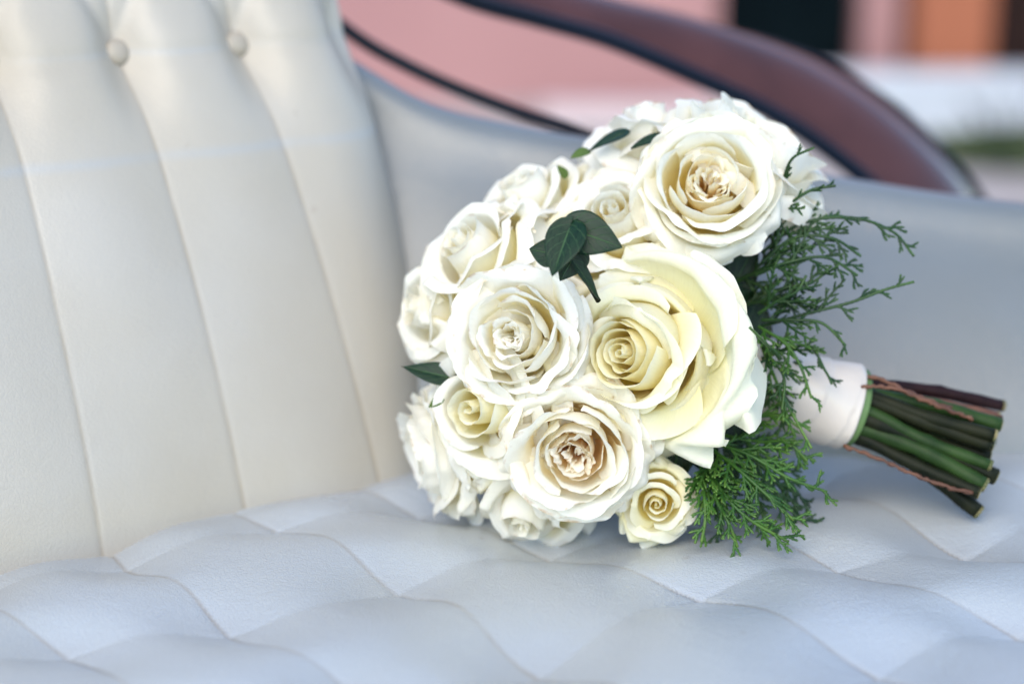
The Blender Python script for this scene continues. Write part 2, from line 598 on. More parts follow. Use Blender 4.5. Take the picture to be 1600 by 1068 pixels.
# skirt so that the cushion has thickness
base = len(V)
rim = [i for i in range(nx)] + [j * nx + nx - 1 for j in range(1, ny)] + [(ny - 1) * nx + i for i in range(nx - 2, -1, -1)] + [j * nx for j in range(ny - 2, 0, -1)]
V = np.vstack([V, np.stack([V[rim, 0], V[rim, 1], np.full(len(rim), -0.12)], 1)])
for i in range(len(rim)):
    j = (i + 1) % len(rim)
    F.append((rim[j], rim[i], base + i, base + j))
UVs = np.vstack([UVs, UVs[rim]])
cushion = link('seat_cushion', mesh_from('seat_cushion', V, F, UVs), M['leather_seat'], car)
cushion['label'] = 'deep buttoned white leather seat cushion under the bouquet'

# --- backrest: vertical pleats, puffed, buttoned
BTN_H = 0.2525


def pleat(h):
    t = h / 0.2525
    return 0.0430 - 0.0025 * t, 0.0865 - 0.0110 * t


def back_surface(S, Hh):
    lean = 0.20 * Hh + 0.75 * Hh ** 2
    # pleat phase: seams sweep left a little on the way up
    s0, PLEAT = pleat(Hh)
    ph = (S - s0) / PLEAT
    f = ph - np.floor(ph)
    arc = np.sqrt(np.clip(1 - (2 * f - 1) ** 2, 0, 1))
    puff = 0.0018 + 0.0046 * np.clip((Hh - 0.06) / 0.2, 0, 1)
    # above the buttons the pleat opens into diamonds
    dB = np.minimum(f, 1 - f)
    out = puff * np.sin(np.pi * f) ** 0.9
    crease = 0.0005 * np.exp(-(dB / 0.016) ** 2)
    out = out - crease
    # buttons pull in
    dh = (Hh - BTN_H) / 0.026
    ds = dB * PLEAT / 0.014
    out -= 0.015 * np.exp(-(dh ** 2 + ds ** 2))
    # horizontal fold between buttons
    out -= 0.0022 * np.exp(-((Hh - BTN_H) / 0.006) ** 2) * (1 - np.exp(-(ds ** 2)))
    # diamond folds fan out above each button
    w = np.clip((Hh - BTN_H) / 0.05, 0, 1)
    dv = np.abs(dB - 0.35 * np.clip((Hh - BTN_H) / 0.06, 0, 1.4))
    out -= 0.006 * w * np.exp(-(dv / 0.07) ** 2)
    out += 0.0012 * np.sin(40 * S + 9 * Hh) * np.sin(25 * Hh + 11 * S)
    # the cushion rolls away at its right-hand end
    e = np.clip((S - 0.222) / 0.060, 0, 1)
    roll = 0.05 * (1 - np.sqrt(np.clip(1 - e ** 2, 0, 1)))
    back_surface.phase = ph
    X = BP0[0] + BD[0] * S + BN[0] * (out - lean - roll)
    Y = BP0[1] + BD[1] * S + BN[1] * (out - lean - roll)
    return X, Y, Hh - 0.02


ns, nh = 420, 150
ss = np.linspace(-0.36, 0.282, ns)
hh = np.linspace(0.0, 0.42, nh)
S, Hh = np.meshgrid(ss, hh)
X, Y, Z = back_surface(S, Hh)
V = np.stack([X.ravel(), Y.ravel(), Z.ravel()], 1)
UVb = np.stack([back_surface.phase.ravel(), (Hh / 0.32).ravel()], 1)
F = grid_faces(ns, nh)
n0 = len(V)
# back shell closes the volume
Xb = BP0[0] + BD[0] * S - BN[0] * (0.10 + 0.20 * Hh + 0.75 * Hh ** 2)
Yb = BP0[1] + BD[1] * S - BN[1] * (0.10 + 0.20 * Hh + 0.75 * Hh ** 2)
sel = [0, ns - 1]
Vb = np.stack([Xb.ravel(), Yb.ravel(), Z.ravel()], 1)
V = np.vstack([V, Vb])
UVb = np.vstack([UVb, UVb])
F += [tuple(n0 + i for i in f[::-1]) for f in grid_faces(ns, nh)]
for j in range(nh - 1):
    for c in (0, ns - 1):
        a, b = j * ns + c, (j + 1) * ns + c
        F.append((a, b, n0 + b, n0 + a))
for i in range(ns - 1):
    a = (nh - 1) * ns + i
    F.append((a, a + 1, n0 + a + 1, n0 + a))
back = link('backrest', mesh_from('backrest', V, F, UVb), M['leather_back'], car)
back['label'] = 'pleated white leather backrest with a row of covered buttons'

btn_me = None
for i in range(-6, 4):
    s0 = pleat(BTN_H)[0] + i * pleat(BTN_H)[1]
    if s0 < -0.33 or s0 > 0.21:
        continue
    bx_, by_, bz_ = back_surface(np.array([[s0]]), np.array([[BTN_H]]))
    pos = Vector((bx_[0, 0], by_[0, 0], bz_[0, 0]))
    if btn_me is None:
        bm = bmesh.new()
        bmesh.ops.create_uvsphere(bm, u_segments=20, v_segments=12, radius=0.0078)
        for v in bm.verts:
            v.co.z *= 0.55
        btn_me = bpy.data.meshes.new('button')
        bm.to_mesh(btn_me)
        bm.free()
        btn_me.polygons.foreach_set('use_smooth', [True] * len(btn_me.polygons))
    o = link('button', btn_me, M['leather_back'], back)
    nrm = Vector((BN[0], BN[1], 0.45)).normalized()
    o.rotation_euler = nrm.to_track_quat('Z', 'Y').to_euler()
    o.location = pos + nrm * 0.002

# --- side panel, leaning outwards with a rolled top
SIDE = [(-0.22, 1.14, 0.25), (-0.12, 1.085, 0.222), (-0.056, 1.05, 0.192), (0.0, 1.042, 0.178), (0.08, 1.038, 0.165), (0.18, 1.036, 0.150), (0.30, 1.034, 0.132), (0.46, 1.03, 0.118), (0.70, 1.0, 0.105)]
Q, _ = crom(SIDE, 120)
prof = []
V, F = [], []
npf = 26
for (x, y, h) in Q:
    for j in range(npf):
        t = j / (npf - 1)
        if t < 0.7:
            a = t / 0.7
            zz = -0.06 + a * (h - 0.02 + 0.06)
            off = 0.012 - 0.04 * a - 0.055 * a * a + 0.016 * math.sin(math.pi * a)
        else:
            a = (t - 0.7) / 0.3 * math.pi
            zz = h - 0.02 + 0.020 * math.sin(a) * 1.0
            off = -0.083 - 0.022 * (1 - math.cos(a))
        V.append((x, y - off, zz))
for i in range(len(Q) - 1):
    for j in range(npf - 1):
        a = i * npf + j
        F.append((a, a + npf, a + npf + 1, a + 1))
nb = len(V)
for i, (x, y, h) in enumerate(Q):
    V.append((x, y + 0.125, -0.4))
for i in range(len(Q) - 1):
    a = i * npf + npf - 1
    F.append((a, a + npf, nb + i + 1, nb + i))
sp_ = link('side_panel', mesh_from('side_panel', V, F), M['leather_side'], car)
sp_['label'] = 'smooth pale leather side panel with painted-in shade and rolled top edge'

# --- mudguard: curved lacquered sheet with rolled rims
M['lacquer'] = mat_simple('reflection_tinted_lacquer', (0.048, 0.019, 0.017), (0.085, 0.033, 0.029), 9.0, 0.22, spec=0.25, coat=0.12)  # reddish reflection of the pink wall is put into the base colour
M['rim'] = mat_simple('navy_black_rim', (0.002, 0.004, 0.010), (0.004, 0.007, 0.016), 8.0, 0.3, spec=0.2)
low_e = [(600, -60), (732, 0), (838, 30), (951, 63), (1070, 113), (1176, 162), (1262, 212), (1362, 290), (1420, 360), (1460, 440)]
up_e = [(740, -60), (890, 0), (1010, 36), (1110, 53), (1203, 76), (1302, 113), (1395, 172), (1468, 239), (1525, 305), (1580, 400)]
A = [at(px, py, 1.28 + 0.010 * i) for i, (px, py) in enumerate(low_e)]
B = [at(px, py, 1.40 + 0.010 * i) for i, (px, py) in enumerate(up_e)]
QA, _ = crom(A, 60)
QB, _ = crom(B, 60)
mg = empty('mudguard', car)
mg['label'] = 'glossy dark curved mudguard with painted-in reddish reflection and navy rolled rims'
V, F = [], []
nk = 14
for side in (0, 1):
    for i in range(60):
        a, b = Vector(QA[i]), Vector(QB[i])
        t = Vector(QA[min(i + 1, 59)] - QA[max(i - 1, 0)]).normalized()
        n = t.cross(b - a).normalized()
        if n.z < 0:
            n = -n
        for kx in range(nk):
            f = kx / (nk - 1)
            V.append(a.lerp(b, f) + n * (0.020 * math.sin(math.pi * f) - 0.002 * side))
F = grid_faces(nk, 60) + [f[::-1] for f in grid_faces(nk, 60, nk * 60)]
link('sheet', mesh_from('sheet', V, F), M['lacquer'], mg)
for q in (QA, QB):
    tb = Tubes()
    tb.tube(q, 0.0062, 10)
    link('rim', tb.mesh('rim'), M['rim'], mg)
rod = [(480, 0), (563, 62), (620, 95), (700, 133), (800, 172), (900, 205), (960, 232), (1020, 280), (1060, 340)]
q, _ = crom([at(px, py, 1.26) for px, py in rod], 60)
tb = Tubes()
tb.tube(q, 0.0048, 12)
r_ = link('stay_rod', tb.mesh('stay_rod'), M['rim'], car)
r_['label'] = 'thin black curved metal rod behind the seat side'

# ------------------------------------------------------------------ bouquet
bq = empty('bridal_bouquet', None, 'round bouquet of white and cream roses lying on the white leather seat', 'bouquet')
bq.location = at(980, 838, 0.96)
BQI = Matrix.Translation(-bq.location)


def child_at(o, loc):
    o.location = Vector(loc) - bq.location


def fold(x, y, n, px, py, dx, dy, rho, amax):
    """roll the sheet outwards beyond the line through (px,py) with outward 2D direction (dx,dy)"""
    l = math.hypot(dx, dy)
    dx, dy = dx / l, dy / l
    e = (x - px) * dx + (y - py) * dy
    ep = np.clip(e, 0, None)
    a = np.minimum(ep / rho, amax)
    rest = np.clip(ep - rho * amax, 0, None)
    ne = rho * np.sin(a) + rest * math.cos(amax)
    nn = rho * (1 - np.cos(a)) + rest * math.sin(amax)
    x = x - dx * ep + dx * ne
    y = y - dy * ep + dy * ne
    return x, y, n + nn


def petal_verts(prof, W, th0, seed, nu=33, nv=22, top=0.28, topp=2.6, tip=0.0, b0=0.35, folds=(), ruf=0.01, ruff=3.0,
                nz=0.02, nzf=2.2, tilt=0.02, rmin=0.12, ragged=0.0, tw=0.0):
    Q, s = crom(prof, 80)
    Lp = s[-1]
    u = np.linspace(-1, 1, nu)
    v = np.linspace(0, 1, nv) ** 0.9
    U, Vv = np.meshgrid(u, v)
    tops = 1 - top * np.abs(U) ** topp + tip * np.exp(-(U / 0.16) ** 2)
    rng = np.random.RandomState(seed)
    ph = rng.uniform(0, 6.28, 6)
    if ragged:
        tops = tops + 0.75 * ragged * (np.sin(6 * U + ph[0]) + 0.7 * np.sin(11 * U + ph[1]) + 0.35 * np.sin(19 * U + ph[2]))
    vw = np.clip(Vv / 0.62, 0, 1)
    wb = b0 + (1 - b0) * (vw * vw * (3 - 2 * vw))
    x = W * U * wb
    y = Lp * Vv * tops
    n = np.zeros_like(x)
    for f in folds:
        # fold positions are given as fractions of half-width and length
        x, y, n = fold(x, y, n, f[0] * W, f[1] * Lp, f[2], f[3], f[4], f[5])
    # ruffles near the rim, broad undulation elsewhere
    e = np.clip((np.maximum(Vv, np.abs(U) * Vv ** 0.5) - 0.45) / 0.55, 0, 1) ** 1.6
    n = n + ruf * e * (np.sin(ruff * 2.1 * U + ph[3]) + 0.6 * np.sin(ruff * 4.3 * U + ph[4] + 2 * Vv) + 0.35 * np.sin(ruff * 8.9 * U + ph[5]))
    for j in range(nv):
        for i in range(nu):
            n[j, i] += nz * (0.3 + 0.7 * Vv[j, i]) * mnoise.noise((nzf * x[j, i] * 2 + seed * 3.7, nzf * y[j, i] * 1.4, seed * 1.3))
    n = n + tilt * U * (0.3 + 0.7 * Vv)
    yc = np.clip(y, 0, Lp)
    over = y - yc
    r = np.interp(yc, s, Q[:, 0])
    z = np.interp(yc, s, Q[:, 1])
    tr = np.gradient(Q[:, 0], s)
    tz = np.gradient(Q[:, 1], s)
    tr, tz = np.interp(yc, s, tr), np.interp(yc, s, tz)
    r = r + tr * over
    z = z + tz * over
    ang = th0 + x / np.maximum(r, rmin) + tw * Vv
    rr = r + n * tz
    zz = z - n * tr
    P = np.stack([rr * np.cos(ang), rr * np.sin(ang), zz], -1).reshape(-1, 3)
    uv = np.stack([(U).ravel(), Vv.ravel()], 1)
    return P, grid_faces(nu, nv), uv


def spec(prof, W, az, **kw):
    d = dict(prof=prof, W=W, th0=R(az))
    d.update(kw)
    return d


def cup(rho, H, k, flare=0.0, belly=0.55):
    return [(0.06, -0.02), (rho * 0.62 + 0.03, 0.12), (rho * 1.0, H * belly), (rho * (0.45 + 0.55 * k), H * 0.84), (rho * k + flare * 0.4, H * (1 - 0.2 * flare))]


def hybrid(rng, nin=9, nmid=7, nout=6, spread=1.0, az0=0.0, open_=1.0, bud=0.27):
    """high-centred rose: tight spiral, mid petals with rolled rims, reflexed outer whorl"""
    inner, outer = [], []
    az = az0
    for i in range(nin):
        t = i / (nin - 1)
        rho = 0.045 + bud * t ** 1.1
        H = 1.0 - 0.02 * t + rng.uniform(-0.03, 0.025)
        az += 137.5 + rng.uniform(-32, 32)
        inner.append(spec(cup(rho, H, 0.72 + 0.14 * t), rho * (2.0 - 0.5 * t), az, rmin=0.03, tilt=0.018 + 0.022 * t + rng.uniform(-0.01, 0.012), nz=0.028, ruf=0.006,
                          top=0.10, folds=[(0, 0.955, 0, 1, 0.03, 1.3)] if t > 0.35 else (), nu=25, nv=16))
    for i in range(nmid):
        t = i / max(1, nmid - 1)
        rho = 0.36 + 0.22 * t
        H = 0.985 - 0.12 * t + rng.uniform(-0.02, 0.02)
        az += 137.5 + rng.uniform(-15, 15)
        s1, s2 = rng.uniform(0.25, 0.75), rng.uniform(0.25, 0.75)
        outer.append(spec(cup(rho, H, 0.93 + 0.17 * t), rho * (1.45 - 0.2 * t), az, rmin=0.2, tilt=0.03, nz=0.025, ruf=0.004,
                          top=0.20, tip=0.02, folds=[(0, 0.90, s1, 1, 0.035, 1.6), (0, 0.91, -s2, 1, 0.035, 1.6)]))
    for i in range(nout):
        t = i / max(1, nout - 1)
        az += 360 / nout + rng.uniform(-16, 16)
        rho = (0.60 + 0.16 * t) * spread
        H = 0.80 - 0.22 * t
        fl = 0.35 + 0.35 * t
        s1, s2 = rng.uniform(0.4, 1.1), rng.uniform(0.4, 1.1)
        outer.append(spec(cup(rho, H, 1.12 + 0.12 * t, fl * open_), rho * 1.0, az, rmin=0.3, tilt=0.04, nz=0.045, ruf=0.008,
                          top=0.22, tip=0.05, folds=[(0, 0.84, s1, 1, 0.05, 2.1), (0, 0.86, -s2, 1, 0.05, 2.1)]))
    return inner, outer


def garden(rng, nheart=12, nmid=13, nout=8, nlast=5, az0=0.0, ruf=1.0, heart_r=0.22, rag=0.012, keep=0.36, kout=0.0, tall=0.0, wide=0.0):
    """full cupped rose: curled heart, nested thin petals, wide wavy outer whorl"""
    inner, outer = [], []
    for i in range(nheart):
        t = (i + 0.5) / nheart
        rho = 0.02 + heart_r * t ** 0.8
        H = 0.85 + 0.06 * t + rng.uniform(-0.04, 0.04)
        inner.append(spec(cup(rho, H, 0.92 + 0.14 * rng.random()), rng.uniform(0.10, 0.20) * (0.7 + 0.6 * t), rng.uniform(0, 360), rmin=0.09, tilt=rng.uniform(-0.06, 0.06),
                          nz=0.03 * ruf, nzf=3.0, ruf=0.020 * ruf, ruff=rng.uniform(1.2, 2.4), top=rng.uniform(0.05, 0.25), ragged=0.006 * ruf, nu=19, nv=12,
                          folds=[(0, 0.90, rng.uniform(-0.8, 0.8), 1, 0.03, rng.uniform(0.3, 1.4))]))
    az = az0
    for i in range(nmid):
        t = i / (nmid - 1)
        rho = heart_r + 0.02 + (0.60 - heart_r) * t
        H = 0.91 + (0.07 + tall) * t + rng.uniform(-0.03, 0.03)
        az += 137.5 + rng.uniform(-28, 28)
        p = spec(cup(rho, H, 0.90 + 0.10 * t), rho * rng.uniform(0.70, 1.15) + 0.05, az, rmin=0.16, tilt=rng.uniform(-0.02, 0.06), nz=0.030 * ruf, ruf=0.009 * ruf, ruff=rng.uniform(1.4, 2.6),
                 top=rng.uniform(0.08, 0.24), ragged=rag * 0.6, folds=[(rng.uniform(-0.4, 0.4), 0.90, rng.uniform(-0.7, 0.7), 1, 0.09, rng.uniform(0.2, 1.1))])
        (inner if rho < keep else outer).append(p)
    for i in range(nout):
        t = i / (nout - 1)
        rho = 0.63 + 0.13 * t
        H = 0.95 + tall - (0.20 + tall) * t
        az += 137.5 + rng.uniform(-16, 16)
        outer.append(spec(cup(rho, H, 1.03 - kout + 0.13 * t, 0.10 * t), rho * (rng.uniform(0.95, 1.2) + wide), az, rmin=0.3, tilt=0.035, nz=0.045 * ruf, ruf=0.013 * ruf, ruff=rng.uniform(1.6, 2.6),
                          top=0.20, ragged=rag, folds=[(0, 0.86, rng.uniform(0.1, 0.8), 1, 0.09, rng.uniform(0.4, 1.4)), (0, 0.87, -rng.uniform(0.1, 0.8), 1, 0.09, rng.uniform(0.4, 1.4))]))
    for i in range(nlast):
        az += 360 / nlast + rng.uniform(-14, 14)
        outer.append(spec(cup(0.78, 0.62, 1.22, rng.uniform(0.3, 0.6)), 0.66, az, rmin=0.35, tilt=0.04, nz=0.06, ruf=0.018 * ruf, ruff=2.0,
                          top=0.22, ragged=rag * 0.8, folds=[(0, 0.82, rng.uniform(0.2, 0.8), 1, 0.10, 1.5), (0, 0.84, -rng.uniform(0.2, 0.8), 1, 0.10, 1.5)]))
    return inner, outer


PETALS = [0]


def rose(px, py, d, face, scale, petals, mat_out, mat_in, seed, label, hz=0.95, heart='heart'):
    F3 = cdir(*face)
    xax = (CX - F3 * CX.dot(F3))
    if xax.length < 0.3:
        xax = CY - F3 * CY.dot(F3)
    xax.normalize()
    yax = F3.cross(xax).normalized()
    base = at(px, py, d) - F3 * (hz * scale)
    e = empty('rose', bq, label)
    m = Matrix((xax, yax, F3)).transposed().to_4x4()
    e.matrix_local = BQI @ Matrix.Translation(base) @ m @ Matrix.Scale(scale, 4)
    inner, outer = petals
    V, F, UV = [], [], []
    n0 = 0
    for i, s in enumerate(inner):
        P, f, uv = petal_verts(seed=seed * 100 + i, **s)
        V.append(P)
        F += [tuple(a + n0 for a in q) for q in f]
        UV.append(uv)
        n0 += len(P)
    me = mesh_from('rose_heart', np.vstack(V), F, np.vstack(UV))
    link('rose_heart', me, mat_in, e)
    for i, s in enumerate(outer):
        s = dict(s)
        pm = s.pop('mat', None)
        P, f, uv = petal_verts(seed=seed * 100 + 50 + i, **s)
        link('petal', mesh_from('petal', P, f, uv), M[pm] if pm else mat_out, e)
        PETALS[0] += 1
    # green receptacle with sepals below the petals
    tb = Tubes()
    tb.tube([(0, 0, -0.22), (0, 0, -0.14), (0, 0, -0.05), (0, 0, 0.03)], [0.06, 0.12, 0.14, 0.10], 10)
    for k in range(5):
        a = k * 1.2566
        tb.tube([(0.1 * math.cos(a), 0.1 * math.sin(a), -0.06), (0.3 * math.cos(a), 0.3 * math.sin(a), -0.06), (0.5 * math.cos(a), 0.5 * math.sin(a), 0.0)], [0.05, 0.06, 0.01], 6, flat=0.25)
    link('calyx', tb.mesh('calyx'), M['stem_green'], e)
    return e


M['stem_green'] = mat_simple('green_stem', (0.013, 0.032, 0.008), (0.027, 0.058, 0.014), 60.0, 0.45, spec=0.15)
M['stem_dark'] = mat_simple('dark_stem', (0.005, 0.008, 0.004), (0.016, 0.018, 0.008), 60.0, 0.5, spec=0.12)
M['stem_purple'] = mat_simple('purple_brown_stem', (0.012, 0.005, 0.006), (0.026, 0.011, 0.011), 60.0, 0.5, spec=0.12)
M['twig'] = mat_simple('rusty_twig', (0.075, 0.028, 0.014), (0.15, 0.06, 0.03), 90.0, 0.6)
M['pith'] = mat_simple('cut_pith', (0.12, 0.13, 0.05), (0.24, 0.20, 0.09), 200.0, 0.7)
M['satin'] = mat_simple('ivory_satin', (0.54, 0.48, 0.42), (0.60, 0.54, 0.475), 30.0, 0.26, spec=0.7)
M['tape'] = mat_simple('green_floral_tape', (0.07, 0.14, 0.04), (0.11, 0.19, 0.06), 80.0, 0.55, bump=0.4)


def mat_cedar(name, dark, light, tipc):
    k = NT(name)
    tc = k.n('ShaderNodeTexCoord')
    uv = k.n('ShaderNodeUVMap', uv_map='UVMap')
    sep = k.n('ShaderNodeSeparateXYZ')
    k.l(uv.outputs[0], sep.inputs[0])
    nz = k.n('ShaderNodeTexNoise', i_Scale=45.0, i_Detail=3.0)
    k.l(tc.outputs['Object'], nz.inputs['Vector'])
    col = k.ramp(nz.outputs[0], [(0.32, dark), (0.68, light)])
    tip = k.math('MULTIPLY', k.ramp(sep.outputs[1], [(0.55, (0, 0, 0)), (1.0, (1, 1, 1))]), k.ramp(nz.outputs[0], [(0.35, (0.1, 0.1, 0.1)), (0.6, (0.9, 0.9, 0.9))]))
    col = k.mix(tip, col, tipc)
    p = k.n('ShaderNodeBsdfPrincipled', i_Roughness=0.42)
    p.inputs['Specular IOR Level'].default_value = 0.35
    k.l(col, p.inputs['Base Color'])
    k.l(p.outputs[0], k.out.inputs[0])
    return k.m


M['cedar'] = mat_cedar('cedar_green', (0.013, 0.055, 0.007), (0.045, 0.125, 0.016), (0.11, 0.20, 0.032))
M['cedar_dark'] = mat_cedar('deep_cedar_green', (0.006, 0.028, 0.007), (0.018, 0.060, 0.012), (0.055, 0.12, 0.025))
M['leaf'] = mat_leaf('glossy_dark_leaf', (0.003, 0.017, 0.006), (0.008, 0.030, 0.010), (0.07, 0.15, 0.05), 0.25)
M['leaf_light'] = mat_leaf('fresh_green_leaf', (0.06, 0.11, 0.02), (0.10, 0.16, 0.03), (0.14, 0.2, 0.06), 0.4)


def hyb1():
    rng = random.Random(11)
    inner, outer = hybrid(rng, nin=12, nmid=5, nout=0, az0=40, bud=0.34)
    w = lambda *a, **k: outer.append(spec(*a, **k))
    # wide petals around the spiral, then the broad folded ones opening to the right
    w(cup(0.50, 0.95, 0.92), 0.80, 30, rmin=0.3, tilt=0.02, nz=0.02, ruf=0.002, top=0.16, folds=[(0, 0.93, -0.4, 1, 0.04, 1.5)])
    w(cup(0.52, 0.92, 0.95), 0.74, -75, rmin=0.3, tilt=0.02, nz=0.02, ruf=0.002, top=0.18, folds=[(0, 0.92, 0.3, 1, 0.04, 1.7)])
    w(cup(0.56, 0.92, 1.02), 0.70, 160, rmin=0.3, tilt=0.03, nz=0.02, ruf=0.003, top=0.2, folds=[(0, 0.90, 0.5, 1, 0.045, 1.6), (0, 0.9, -0.5, 1, 0.045, 1.6)])
    w(cup(0.60, 0.86, 1.10), 0.84, 80, rmin=0.35, tilt=0.02, nz=0.02, ruf=0.003, top=0.08, tip=0.04, folds=[(0, 0.80, -0.55, 1, 0.028, 2.75), (0, 0.82, 0.6, 1, 0.028, 2.6)])
    w(cup(0.60, 0.80, 1.16), 0.92, 6, rmin=0.35, tilt=0.02, nz=0.02, ruf=0.003, top=0.06, tip=0.02, folds=[(0, 0.78, 0.55, 1, 0.028, 2.8), (0, 0.78, -0.5, 1, 0.028, 2.75)])
    w(cup(0.62, 0.78, 1.10), 0.82, -92, rmin=0.35, tilt=0.02, nz=0.03, ruf=0.004, top=0.10, folds=[(0, 0.83, 0.45, 1, 0.03, 2.6), (0, 0.84, -0.5, 1, 0.03, 2.5)])
    w(cup(0.68, 0.80, 1.08), 0.74, -160, rmin=0.35, tilt=0.02, nz=0.03, ruf=0.004, top=0.18, folds=[(0, 0.88, 0.5, 1, 0.05, 1.8), (0, 0.88, -0.5, 1, 0.05, 1.8)])
    w(cup(0.70, 0.72, 1.12), 0.80, 122, rmin=0.35, tilt=0.02, nz=0.03, ruf=0.004, top=0.18, folds=[(0, 0.86, 0.6, 1, 0.05, 2.0), (0, 0.86, -0.6, 1, 0.05, 2.0)])
    # outermost reflexed guard petals
    g = dict(rmin=0.5, tilt=0.03, nz=0.035, ruf=0.005, top=0.12, mat='petal_pale')
    w(cup(0.88, 0.60, 1.18, 0.60), 0.95, 60, tip=0.03, folds=[(0, 0.84, 0.15, 1, 0.05, 2.4), (0.5, 0.84, 1.0, 1, 0.05, 2.0)], **g)
    w(cup(0.95, 0.60, 1.20, 0.85), 1.0, 8, tip=0.02, folds=[(0, 0.83, 0.22, 1, 0.05, 2.6), (0, 0.86, -0.35, 1, 0.05, 2.2)], **g)
    w(cup(0.90, 0.58, 1.20, 0.80), 1.0, -46, tip=0.07, folds=[(0, 0.88, 0.9, 1, 0.05, 2.0), (0, 0.90, -0.9, 1, 0.05, 2.0)], **g)
    w(cup(0.92, 0.58, 1.18, 0.45), 0.85, -118, tip=0.04, folds=[(0, 0.86, 0.6, 1, 0.05, 2.0), (0, 0.86, -0.6, 1, 0.05, 2.0)], **g)
    w(cup(0.90, 0.58, 1.18, 0.3), 0.8, 150, tip=0.04, folds=[(0, 0.86, 0.6, 1, 0.05, 2.0), (0, 0.86, -0.6, 1, 0.05, 2.0)], **g)
    return inner, outer


rose(968, 550, 0.918, (-0.52, 0.02, 0.85), 0.050, hyb1(), M['petal_yellow'], M['petal_yellow'], 1,
     'large open pale yellow rose with a tight spiral heart')
rose(1110, 278, 0.945, (-0.04, 0.28, 0.95), 0.0395, garden(random.Random(2), nheart=16, nmid=9, nlast=6, az0=20, ruf=0.75, heart_r=0.28, kout=0.08, tall=0.05, wide=0.25), M['petal_cream'], M['heart_gold'], 2,
     'full white rose with golden crumpled heart at the top', hz=0.80)
rose(797, 525, 0.925, (-0.30, 0.05, 0.95), 0.038, garden(random.Random(3), nheart=8, nmid=12, nlast=6, az0=70, ruf=1.3, heart_r=0.14, rag=0.016, kout=0.05, wide=0.1), M['petal_white'], M['petal_white'], 3,
     'ruffled white rose with creased narrow heart', hz=0.82)
rose(898, 712, 0.925, (-0.10, -0.22, 0.97), 0.0385, garden(random.Random(4), nheart=14, nmid=12, nlast=6, az0=110, ruf=1.15, heart_r=0.22, rag=0.016, kout=0.04, tall=0.04), M['petal_ivory'], M['heart_brown'], 4,
     'ruffled ivory rose with brownish curled heart', hz=0.78)
rose(1026, 790, 0.938, (-0.10, -0.12, 0.98), 0.0245, hybrid(random.Random(5), 7, 5, 5, 1.0), M['petal_yellow'], M['petal_yellow'], 5,
     'small pale yellow rose low beside the greenery')
rose(955, 322, 0.955, (-0.22, 0.50, 0.83), 0.043, hybrid(random.Random(6), 8, 7, 6, 1.0, 30), M['petal_cream'], M['petal_cream'], 6,
     'cream rose behind the dark glossy leaves')
rose(806, 278, 0.995, (-0.45, 0.78, 0.42), 0.041, hybrid(random.Random(7), 7, 6, 5, 1.0, 80), M['petal_cream'], M['petal_cream'], 7,
     'half open white rose at the upper left')
rose(712, 372, 0.962, (-0.62, 0.55, 0.55), 0.047, hybrid(random.Random(8), 8, 7, 6, 1.0, 10), M['petal_cream'], M['petal_cream'], 8,
     'broad petalled cream rose turned to the left')
rose(640, 480, 0.985, (-0.88, 0.10, 0.45), 0.043, hybrid(random.Random(9), 6, 6, 5, 1.0, 60), M['petal_cream'], M['petal_cream'], 9,
     'white rose on the far left facing the backrest')
rose(732, 640, 0.936, (-0.55, -0.08, 0.82), 0.046, hybrid(random.Random(10), 7, 6, 5, 1.0, 100), M['petal_cream'], M['petal_yellow'], 10,
     'greenish white rose at the lower left')
rose(655, 715, 0.992, (-0.93, -0.25, 0.15), 0.038, garden(random.Random(12), nheart=8, nmid=8, nout=7, nlast=6, ruf=1.5, rag=0.02), M['petal_white'], M['petal_white'], 12,
     'frilled white rose drooping on the seat at far left', hz=0.85)
rose(820, 812, 0.963, (-0.25, -0.75, 0.55), 0.040, hybrid(random.Random(13), 6, 5, 5, 1.0, 45), M['petal_cream'], M['petal_cream'], 13,
     'cream rose underneath, pressed against the seat', hz=0.8)
rose(1008, 166, 1.01, (-0.18, 0.90, 0.18), 0.043, hybrid(random.Random(14), 6, 6, 6, 1.0, 15), M['petal_white'], M['petal_white'], 14,
     'out of focus white rose at the top of the bouquet')
rose(1194, 208, 0.99, (0.48, 0.76, 0.30), 0.050, garden(random.Random(15), nheart=8, nmid=8, nout=6, nlast=7, ruf=1.1), M['petal_ivory'], M['heart_gold'], 15,
     'wilting cream rose with browned rims at the top right', hz=0.85)
print('petals', PETALS[0])

# ---- stems inside the bouquet, gathered at the neck
neck = at(1180, 592, 0.985)
core = at(1000, 500, 1.0)
for (px, py, dd) in [(1060, 560, 0.97), (1085, 330, 0.985), (850, 530, 0.975), (930, 690, 0.965), (1030, 760, 0.965), (970, 370, 0.985),
                     (840, 330, 1.0), (770, 430, 0.99), (710, 500, 1.0), (780, 640, 0.98), (730, 690, 0.99), (830, 740, 0.975), (1010, 240, 1.01), (1150, 270, 1.005)]:
    p = at(px, py, dd)
    mid = p.lerp(core, 0.55)
    q, _ = crom([p, mid, core.lerp(neck, 0.5), neck], 14)
    tb = Tubes()
    tb.tube([Vector(v) - bq.location for v in q], 0.0028, 8)
    link('stem', tb.mesh('stem'), M['stem_green'], bq)


